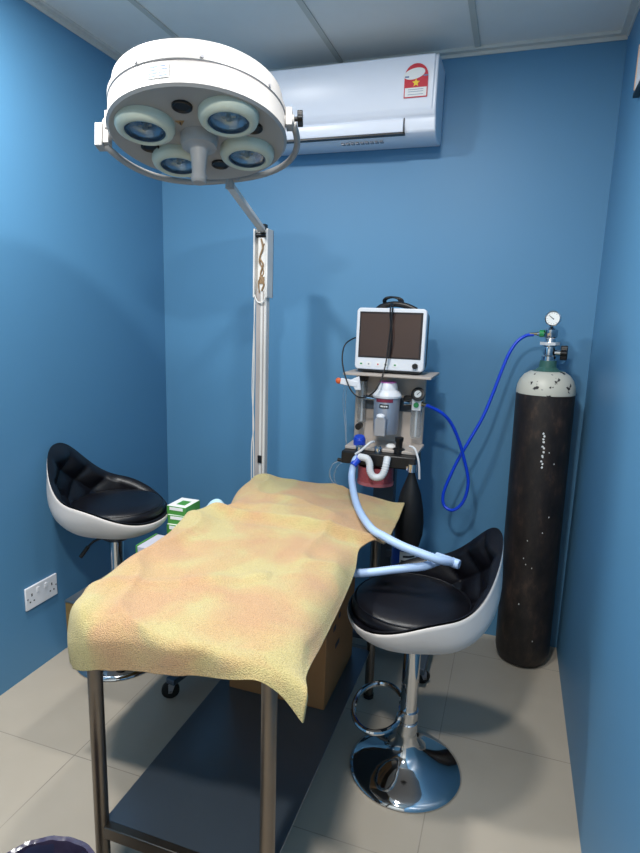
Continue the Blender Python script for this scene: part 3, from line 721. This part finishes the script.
# breathing bag
t = thing('breathing_bag', 'black rubber breathing bag hanging under the right end of the machine', 'breathing bag', (-.345, 2.24, .975))
b = NB(); lathe(b, [(0, 0), (.012, 0), (.014, -.03), (.024, -.06), (.042, -.11), (.054, -.17), (.060, -.23), (.058, -.28), (.046, -.33), (.030, -.35), (.012, -.362), (0, -.365)], 32, Matrix.Diagonal((1, .8, 1, 1))); obj('bag', b, BAGM, t, ang=60)
b = NB(); lathe(b, [(0, .012), (.018, .012), (.018, -.02), (0, -.02)], 20); obj('neck_fitting', b, CHROME, t)

# pale corrugated breathing hoses with Y piece
t = thing('breathing_hose', 'pale blue corrugated breathing hose resting on the right bar stool', 'hose', (-.60, 2.235, .95))
o0 = Vector((-.60, 2.235, .95))
P1 = [(-0.572, 2.25, 0.985), (-0.582, 2.235, 0.975), (-0.583, 2.2, 0.91), (-0.514, 2.034, 0.856), (-0.417, 1.846, 0.848), (-0.352, 1.79, 0.842), (-0.288, 1.76, 0.832), (-0.228, 1.754, 0.82), (-0.165, 1.759, 0.805), (-0.125, 1.8, 0.788)]
b = NB(); pp = smooth([Vector(p) - o0 for p in P1], 16); tube(b, pp, .0125, 14, rfun=lambda s: .0142 + .0009 * math.sin(s * 420)); obj('upper_limb', b, PALEH, t, ang=180)
P2 = [(-0.165, 1.815, 0.783), (-0.212, 1.769, 0.772), (-0.265, 1.764, 0.758), (-0.323, 1.761, 0.742), (-0.372, 1.753, 0.73), (-0.414, 1.746, 0.722), (-0.448, 1.748, 0.715)]
b = NB(); pp = smooth([Vector(p) - o0 for p in P2], 16); tube(b, pp, .0125, 14, rfun=lambda s: .0138 + .0009 * math.sin(s * 260)); obj('lower_limb', b, PALEH, t, ang=180)
b = NB(); tube(b, [Vector((-.185, 1.817, .790)) - o0, Vector((-.105, 1.79, .786)) - o0], .0155, 18); obj('y_piece', b, PALEH, t, bevel=.003)
b = NB(); tube(b, [Vector((-.566, 2.25, .990)) - o0, Vector((-.586, 2.222, .958)) - o0], .0155, 18); obj('hose_cuff', b, BLUEP, t, bevel=.002, label='bright blue hose cuff')

# ------------------------------------------------------------------ patient monitor
t = thing('patient_monitor', 'white patient monitor with dark screen on top of the machine', 'monitor', (-.495, 2.39, 1.337))
t.rotation_euler = (math.radians(-2), 0, 0)
MW, MH = .147, .262
def rrect(x0, x1, z0_, z1_, r, n=5):
    P_ = []
    for (cx_, cz_, a0) in ((x1 - r, z1_ - r, 0), (x0 + r, z1_ - r, 90), (x0 + r, z0_ + r, 180), (x1 - r, z0_ + r, 270)):
        for k in range(n + 1): a = math.radians(a0 + 90 * k / n); P_.append((cx_ + r * math.cos(a), cz_ + r * math.sin(a)))
    return P_
b = NB(); prism(b, rrect(-MW, MW, .004, MH, .018), 'y', 0, .045); obj('front_bezel', b, WHITE, t, bevel=.004)
b = NB(); prism(b, rrect(-MW + .008, MW - .008, .008, MH - .008, .02), 'y', .045, .15); obj('rear_housing', b, GREYD, t, bevel=.006)
b = NB(); box(b, -MW + .014, MW - .014, -.0015, .003, .055, MH - .016); obj('screen_border', b, mat('screen_frame', (34, 26, 28), .3), t)
b = NB(); box(b, -MW + .020, MW - .022, -.003, .002, .061, MH - .024); obj('screen', b, SCREEN, t)
b = NB(); cyl(b, (MW - .034, 0, .028), (MW - .034, -.014, .028), .0115, seg=24); obj('control_knob', b, BLACK, t, bevel=.001)
for (x_, m_, w_) in ((-.118, GREENP, .008), (-.085, GREYM, .005), (-.045, REDI, .005), (-.012, INK, .008), (.028, GREENP, .007)):
    b = NB(); prism(b, rrect(x_ - .011, x_ + .011, .018, .038, .005), 'y', -.0015, .001); bt = obj('button', b, PAPER, t)
    b = NB(); box(b, x_ - w_ * .6, x_ + w_ * .6, -.0022, 0, .025, .031); obj('button_icon', b, m_, bt)
b = NB(); box(b, -.13, .13, -.003, .10, -.003, .005); obj('foot_strip', b, BLACK, t)
b = NB(); tube(b, smooth([(-.07, .05, MH - .004), (-.05, .05, MH + .010), (0, .05, MH + .020), (.05, .05, MH + .014), (.095, .05, MH - .004)], 6), .012, 12); obj('carry_handle', b, BLACK, t)
# coiled black probe cable over the top of the monitor
CB = [(-.515, 2.44, 1.608), (-.50, 2.42, 1.618), (-.485, 2.37, 1.604), (-.487, 2.365, 1.55), (-.492, 2.36, 1.46), (-.498, 2.34, 1.36), (-.515, 2.30, 1.28), (-.545, 2.29, 1.245), (-.585, 2.29, 1.232), (-.625, 2.30, 1.255), (-.66, 2.32, 1.31), (-.683, 2.34, 1.38), (-.68, 2.36, 1.44), (-.655, 2.40, 1.468), (-.625, 2.44, 1.478)]
t = thing('sensor_cable', 'black sensor cable draped over the monitor screen', 'cable', (-.50, 2.42, 1.61))
o0 = Vector((-.50, 2.42, 1.61))
b = NB(); tube(b, smooth([Vector(p) - o0 for p in CB], 10), .0030, 10)
obj('long_cable', b, BLACK, t, ang=180)
b = NB(); tube(b, smooth([Vector(p) - o0 for p in [(-.497, 2.42, 1.616), (-.492, 2.36, 1.605), (-.492, 2.364, 1.56), (-.482, 2.365, 1.49), (-.485, 2.366, 1.43), (-.49, 2.37, 1.395)]], 8), .0028, 8); obj('short_cable', b, BLACK, t, ang=180)
b = NB()
for k in range(3):
    c0 = Vector((-.01 + .004 * k, .035 + .012 * k, .018)); tube(b, [c0 + Vector(((.034 + .002 * k) * math.cos(a), .006 * math.sin(2 * a), (.018) * math.sin(a))) for a in [2 * PI * q / 30 for q in range(30)]], .0042, 8, closed=True)
pieces('cable_coil', b, BLACK, t)
# white sensor plug with orange tip left of the shelf
t = thing('sensor_plug', 'white plug with orange tip clipped left of the monitor shelf', 'connector', (-.652, 2.33, 1.287))
b = NB(); box(b, -.03, .045, -.012, .006, -.012, .014, Matrix.Rotation(.12, 4, 'Y')); prism(b, [(.012, .012), (.05, .03), (.06, -.028), (.035, -.03)], 'y', -.010, .002); obj('plug_body', b, WHITE, t, bevel=.003)
b = NB(); sph(b, (-.040, -.003, .005), .013, sc=(1, .8, 1)); obj('orange_tip', b, ORANGE, t)

# ------------------------------------------------------------------ surgical lamp
PX, PY = -1.075, 2.40
t = thing('surgical_lamp', 'large white four bulb surgical lamp on a wheeled pole', 'surgical lamp', (PX, PY, 0))
o0 = Vector((PX, PY, 0))
def Lc(v): return Vector(v) - o0
b = NB(); 
for e in ((-1.20, 1.80), (-.93, 1.95), (-1.36, 2.48), (-.80, 2.60)):
    d = Vector((e[0] - PX, e[1] - PY, 0)); l = d.length; Mx = Matrix.Rotation(math.atan2(d.y, d.x), 4, 'Z')
    box(b, 0, l, -.022, .022, .075, .10, Mx)
lathe(b, [(0, .06), (.09, .06), (.09, .12), (.05, .15), (0, .15)], 28)
bs_ = obj('wheeled_base', b, mat('base_grey_blue', (70, 84, 100), .35, .4), t, bevel=.004)
for e in ((-1.20, 1.83), (-.93, 1.97), (-1.35, 2.475), (-.815, 2.59)): caster(t, e[0] - PX, e[1] - PY, .085, az=-2.6, r=.036)
b = NB(); box(b, -.022, .022, -.02, .02, .12, 1.91); po = obj('pole', b, POLEM, t, bevel=.006)
b = NB(); box(b, -.0255, -.006, -.022, -.018, .15, 1.66); box(b, .006, .011, -.0225, -.019, .15, 1.66); pieces('pole_groove', b, mat('groove_grey', (160, 152, 148), .5), po)
b = NB(); box(b, -.037, -.029, -.035, .03, 1.63, 1.92); box(b, .023, .032, -.035, .03, 1.63, 1.92); box(b, -.037, .032, .022, .03, 1.63, 1.92)
box(b, -.029, .023, -.012, -.006, 1.63, 1.90)
obj('spring_housing', b, POLEM, t, bevel=.002)
b = NB(); tube(b, smooth([(-.005, -.022, 1.88), (.004, -.024, 1.84), (-.010, -.022, 1.80), (.006, -.024, 1.77), (-.006, -.022, 1.73), (.010, -.022, 1.69), (0, -.022, 1.66)], 8), .004, 8)
tube(b, smooth([(.01, -.02, 1.86), (-.012, -.024, 1.79), (.008, -.02, 1.74), (-.014, -.024, 1.70), (-.01, -.022, 1.65)], 8), .003, 8)
box(b, -.012, .012, -.024, -.014, 1.69, 1.72); pieces('spring_wire', b, WICK, t)
b = NB(); tube(b, smooth([(-.030, -.03, 1.642), (-.015, -.03, 1.612), (.012, -.03, 1.612), (.025, -.03, 1.642)], 6), .0035, 8); obj('wire_loop', b, POLEM, t)
b = NB()
tube(b, smooth([(-.034, -.02, 1.64), (-.033, -.022, 1.3), (-.036, -.022, 1.1), (-.03, -.022, .8), (-.032, -.022, .3)], 8), .0035, 8)
tube(b, smooth([(-.028, -.026, 1.64), (-.041, -.024, 1.25), (-.030, -.026, 1.05), (-.042, -.024, .9), (-.03, -.022, .3)], 10), .0025, 8); pieces('power_cord', b, POLEM, t)
b = NB(); box(b, -.010, .010, -.027, -.019, .88, .915); obj('pole_switch', b, BLACK, t, bevel=.002)
# lamp head frame: local z is the up side of the head
HC = Vector((-.975, 1.68, 2.078))         # centre of the lower face
tilt = math.radians(13); tod = Vector((.45, -.89, 0)).normalized()
nz = (Vector((0, 0, 1)) * math.cos(tilt) - tod * math.sin(tilt)).normalized()   # up normal leans away from the viewer
xx = Vector((.95, .31, .105)); xx = (xx - nz * xx.dot(nz)).normalized(); yy_ = nz.cross(xx)
HM = Matrix.Translation(HC - o0) @ Matrix((xx, yy_, nz)).transposed().to_4x4()
RH = .266
b = NB(); lathe(b, [(0, .012), (.235, .012), (.250, .004), (.262, .0), (.270, .006), (RH, .016), (RH, .068), (RH - .002, .070)], 72, HM); 
lathe(b, [(RH - .003, .070), (RH + .002, .074), (RH + .002, .090), (RH - .006, .095), (RH - .010, .135), (RH - .022, .142), (.225, .150), (.19, .162), (.11, .170), (0, .172)], 72, HM)
hd = obj('lamp_head', b, CREAM, t, ang=35)
b = NB(); lathe(b, [(RH - .004, .068), (RH - .0005, .068), (RH - .0005, .073), (RH - .004, .073)], 72, HM, closed=True); obj('seam', b, mat('seam_dark', (110, 104, 104), .5), hd)
b = NB()
for a in (-115, -75, -30, 20): 
    aa = math.radians(a); p = HM @ Vector(((RH + .001) * math.cos(aa), (RH + .001) * math.sin(aa), .081)); d = (HM.to_3x3() @ Vector((math.cos(aa), math.sin(aa), 0)))
    cyl(b, p - d * .001, p + d * .004, .0045, seg=10)
pieces('screw', b, GREYM, hd)
def hp(a, r, z): return HM @ Vector((r * math.cos(math.radians(a)), r * math.sin(math.radians(a)), z))
# cups: ring, dark inner ring, reflector, glass, bulb
for a in (127, 34, -46, -151):
    Cm = HM @ Matrix.Translation((.162 * math.cos(math.radians(a)), .162 * math.sin(math.radians(a)), 0))
    b = NB(); lathe(b, [(.058, .014), (.086, .014), (.087, -.002), (.082, -.014), (.068, -.022), (.061, -.020), (.058, -.010)], 48, Cm, closed=True); cp = obj('bulb_cup', b, CUPM, hd, ang=60)
    b = NB(); lathe(b, [(.0585, .010), (.0585, -.016), (.054, -.016), (.052, .010)], 48, Cm, closed=True); obj('inner_ring', b, DARKG, cp)
    b = NB(); lathe(b, [(0, .0115), (.030, .011), (.050, .006), (.053, -.004), (.055, -.004), (.055, .0118), (0, .0118)], 40, Cm); obj('reflector', b, REFL, cp, ang=60)
    b = NB(); cyl(b, Cm @ Vector((0, 0, .008)), Cm @ Vector((0, 0, -.008)), .008, seg=14); cyl(b, Cm @ Vector((-.02, 0, .002)), Cm @ Vector((.02, 0, .002)), .003, seg=8); obj('bulb', b, BRASSY, cp)
    b = NB(); lathe(b, [(0, -.0135), (.054, -.0135), (.054, -.0115), (0, -.0115)], 40, Cm); obj('cover_glass', b, GLASS, cp)
for a, vr in ((80, .176), (-14, .178), (-94, .158), (162, .178)):
    Cm = HM @ Matrix.Translation((vr * math.cos(math.radians(a)), vr * math.sin(math.radians(a)), 0))
    b = NB(); lathe(b, [(0, .014), (.029, .014), (.029, .006), (.026, .0045), (.020, .009), (0, .009)], 32, Cm); obj('vent_hole', b, BLACK, hd, label='black round vent')
b = NB(); lathe(b, [(0, .014), (.056, .014), (.056, -.012), (.052, -.024), (.036, -.028), (.028, -.036), (.024, -.06), (.021, -.105), (.0235, -.112), (.0235, -.128), (.018, -.135), (0, -.136)], 36, HM); obj('sterile_handle', b, CREAM, hd)
b = NB(); Wm = HM @ Matrix.Translation((-.038, -.075, .0)); prism(b, [(-.014, -.010), (.014, -.010), (0, .014)], 'z', .010, .0125, Wm); wt = obj('warning_triangle', b, mat('warn_tan', (150, 120, 80), .5), hd)
b = NB(); box(b, -.0015, .0015, -.005, .006, .0085, .0105, Wm); obj('warning_mark', b, INK, wt)
# rating label on the rim
def rimp(bm, a0, a1, z0_, z1_, r, th): 
    cpatch(bm, a0, a1, z0_, z1_, r, th, 8, M_=HM)
b = NB(); rimp(b, -17, -4, .024, .060, RH + .0005, .0008); lb = obj('rating_label', b, PAPER, hd)
b = NB()
for k in range(4):
    rimp(b, -16, -10.5 - (k % 2), .053 - k * .0085, .0585 - k * .0085, RH + .0016, .0004)
    rimp(b, -9.5, -5.5 + (k % 2) * .8, .054 - k * .0085, .0565 - k * .0085, RH + .0016, .0004)
pieces('label_line', b, INKB, lb)
# pivots, knob, yoke
for s in (-1, 1):
    b = NB(); p0 = HM @ Vector((s * (RH - .004), 0, .055)); p1 = HM @ Vector((s * (RH + .028), 0, .055)); cyl(b, p0, p1, .017, seg=20)
    box(b, s * (RH + .012) - .010, s * (RH + .012) + .010, -.02, .02, .032, .088, HM)
    if s < 0: box(b, -RH - .052, -RH - .028, -.020, .020, -.022, .050, HM); box(b, -RH - .030, -RH - .010, -.016, .016, -.012, .06, HM)
    obj('pivot', b, CREAM, hd, bevel=.002)
b = NB(); cyl(b, HM @ Vector((RH + .026, 0, .060)), HM @ Vector((RH + .040, 0, .060)), .007, seg=12)
Km = HM @ Matrix.Translation((RH + .038, 0, .060)) @ Matrix.Rotation(PI / 2, 4, 'Y')
prism(b, [((.021 + .004 * math.cos(5 * a)) * math.cos(a), (.021 + .004 * math.cos(5 * a)) * math.sin(a)) for a in [2 * PI * k / 40 for k in range(40)]], 'z', 0, .016, Km); obj('tightening_knob', b, BLACK, hd, bevel=.002)
yd = Vector((-.14, .90, -.20)).normalized()
P0 = HM @ Vector((RH + .024, 0, .045)); P1_ = HM @ Vector((-RH - .026, 0, -.012)); mid = (P0 + P1_) / 2; hx = (P0 - P1_) / 2
b = NB(); ypts = []
for k in range(41):
    a = PI * k / 40; ca = math.cos(a); sa = math.sin(a)
    ca = math.copysign(abs(ca) ** .8, ca); sa = sa ** .8
    ypts.append(mid + hx * ca + yd * (.305 * sa))
tube(b, ypts, .0105, 12); obj('yoke', b, CREAM, t, ang=180)
# arm from pole top to yoke middle
ya = mid + yd * .305
b = NB(); cyl(b, ya + Vector((0, 0, .012)), ya - Vector((0, 0, .03)), .016, seg=18); cyl(b, ya + Vector((.035, -.01, .004)), ya + Vector((.035, -.01, -.006)), .006, seg=10); obj('yoke_joint', b, CREAM, t)
b = NB(); A0 = ya - Vector((0, 0, .018)); A1 = Vector((0, -.02, 1.915)); d = A1 - A0
box(b, -.015, .015, -.010, .010, 0, d.length, axis_mtx(A0, d)); 
obj('balance_arm', b, POLEM, t, bevel=.004)
b = NB(); cyl(b, (-.029, -.018, 1.895), (.024, -.018, 1.895), .010, seg=14); box(b, -.008, .016, -.03, 0, 1.918, 1.94); obj('arm_hinge', b, BLACK, t)

# ------------------------------------------------------------------ low trolley on the left with cartons
t = thing('instrument_trolley', 'steel topped trolley with tan side between left stool and table', 'trolley', (-1.18, 1.84, 0))
b = NB(); box(b, -.170, .10, -.42, .40, .592, .60); obj('steel_top', b, STEEL, t, bevel=.003)
b = NB(); box(b, -.168, .09, -.418, .39, .48, .592); obj('side_panel', b, TAN, t, bevel=.003, label='tan side panel')
b = NB(); box(b, -.13, -.09, .27, .31, .08, .48); obj('pedestal', b, GREYD, t, bevel=.003)
b = NB(); box(b, -.17, -.05, .23, .35, .05, .08); fb = obj('foot_plate', b, GREYD, t, bevel=.003)
for (x_, y_) in ((-.15, .25), (-.07, .25), (-.15, .33), (-.07, .33)):
    b = NB(); cyl(b, (x_ - .008, y_, .025), (x_ + .008, y_, .025), .025, seg=16); obj('caster', b, RUBBER, t)
stack = [('green and white glove carton on the trolley, lowest of the stack', .6005, .045, -1.328, 2.12, .02), ('green and white glove carton on the trolley, middle of the stack', .646, .040, -1.330, 2.13, .06), ('green and white glove carton on the trolley, topmost of the stack', .6865, .038, -1.334, 2.135, .0)]
for i, (lab, z_, h_, x_, y_, rz) in enumerate(stack):
    t = thing('glove_carton', lab, 'carton', (x_, y_, z_), rz, 'glove cartons'); t.scale = (.78, .82, 1)
    b = NB(); box(b, -.058, .062, -.075, .075, 0, h_); bx_ = obj('carton', b, GREENBOX, t, bevel=.002)
    b = NB(); box(b, -.056, .060, -.073, .073, h_ - .0003, h_ + .0008)
    box(b, -.04, .045, -.0762, -.0748, h_ * .55, h_ * .9); obj('white_panel', b, PAPER, bx_)
    b = NB(); box(b, -.02, .035, -.04, .03, h_ + .0008, h_ + .0014); obj('green_mark', b, GREENBOX, bx_)
t = thing('paper_packet', 'grey white packet with green edge on the trolley beside the left stool', 'packet', (-1.318, 1.90, .6005))
b = NB(); box(b, -.03, .055, -.085, .055, 0, .04); obj('packet', b, mat('packet_grey', (180, 180, 190), .6), t, bevel=.004)
b = NB(); box(b, -.036, -.03, -.085, .055, 0, .042); obj('green_edge', b, GREENBOX, t)
b = NB(); cvs = bmesh.ops.create_grid(b, x_segments=24, y_segments=24, size=.09)['verts']
for v in cvs: v.co.z = .050 + .03 * noise.noise(Vector((v.co.x * 14, v.co.y * 14, 5))) + .105 * math.exp(-((v.co.x) ** 2 + (v.co.y) ** 2) / .004)
bmesh.ops.translate(b, verts=b.verts, vec=(-1.172, 2.14, .605))
cl = obj('folded_cloth', b, BLUECLOTH, ang=180, origin=(-1.172, 2.14, .6)); s_ = cl.modifiers.new('thick', 'SOLIDIFY'); s_.thickness = .006
tag(cl, 'pale blue crumpled cloth just behind the towel, left of the lamp pole', 'cloth')

# ------------------------------------------------------------------ waste bin
t = thing('waste_bin', 'round bin with dark blue purple plastic liner at the bottom left', 'bin', (-.893, .800, 0))
t.scale = (1.2, 1.2, 1.0)
b = NB(); lathe(b, [(0, 0), (.085, 0), (.09, .005), (.112, .285), (.116, .29), (.112, .293), (.108, .285), (.086, .010), (0, .010)], 48); obj('bin_body', b, mat('bin_dark', (40, 42, 66), .4), t)
b = NB(); rings = []
for (r_, z_, am) in ((.119, .20, .004), (.121, .25, .003), (.1205, .29, .002), (.117, .3, .002), (.109, .297, .003), (.104, .25, .006), (.098, .15, .008), (.085, .05, .008), (.03, .03, .004)):
    rings.append([b.verts.new(((r_ + am * noise.noise(Vector((math.cos(a) * 5, math.sin(a) * 5, z_ * 6)))) * math.cos(a), (r_ + am * noise.noise(Vector((math.cos(a) * 5, math.sin(a) * 5, z_ * 6)))) * math.sin(a), z_ + am * noise.noise(Vector((math.cos(a) * 4, math.sin(a) * 4, 9))))) for a in [2 * PI * k / 72 for k in range(72)]])
for a_, c_ in zip(rings, rings[1:]):
    for i in range(72): b.faces.new((a_[i], a_[(i + 1) % 72], c_[(i + 1) % 72], c_[i]))
b.faces.new(rings[-1]); obj('bin_liner', b, LINER, t, ang=60)
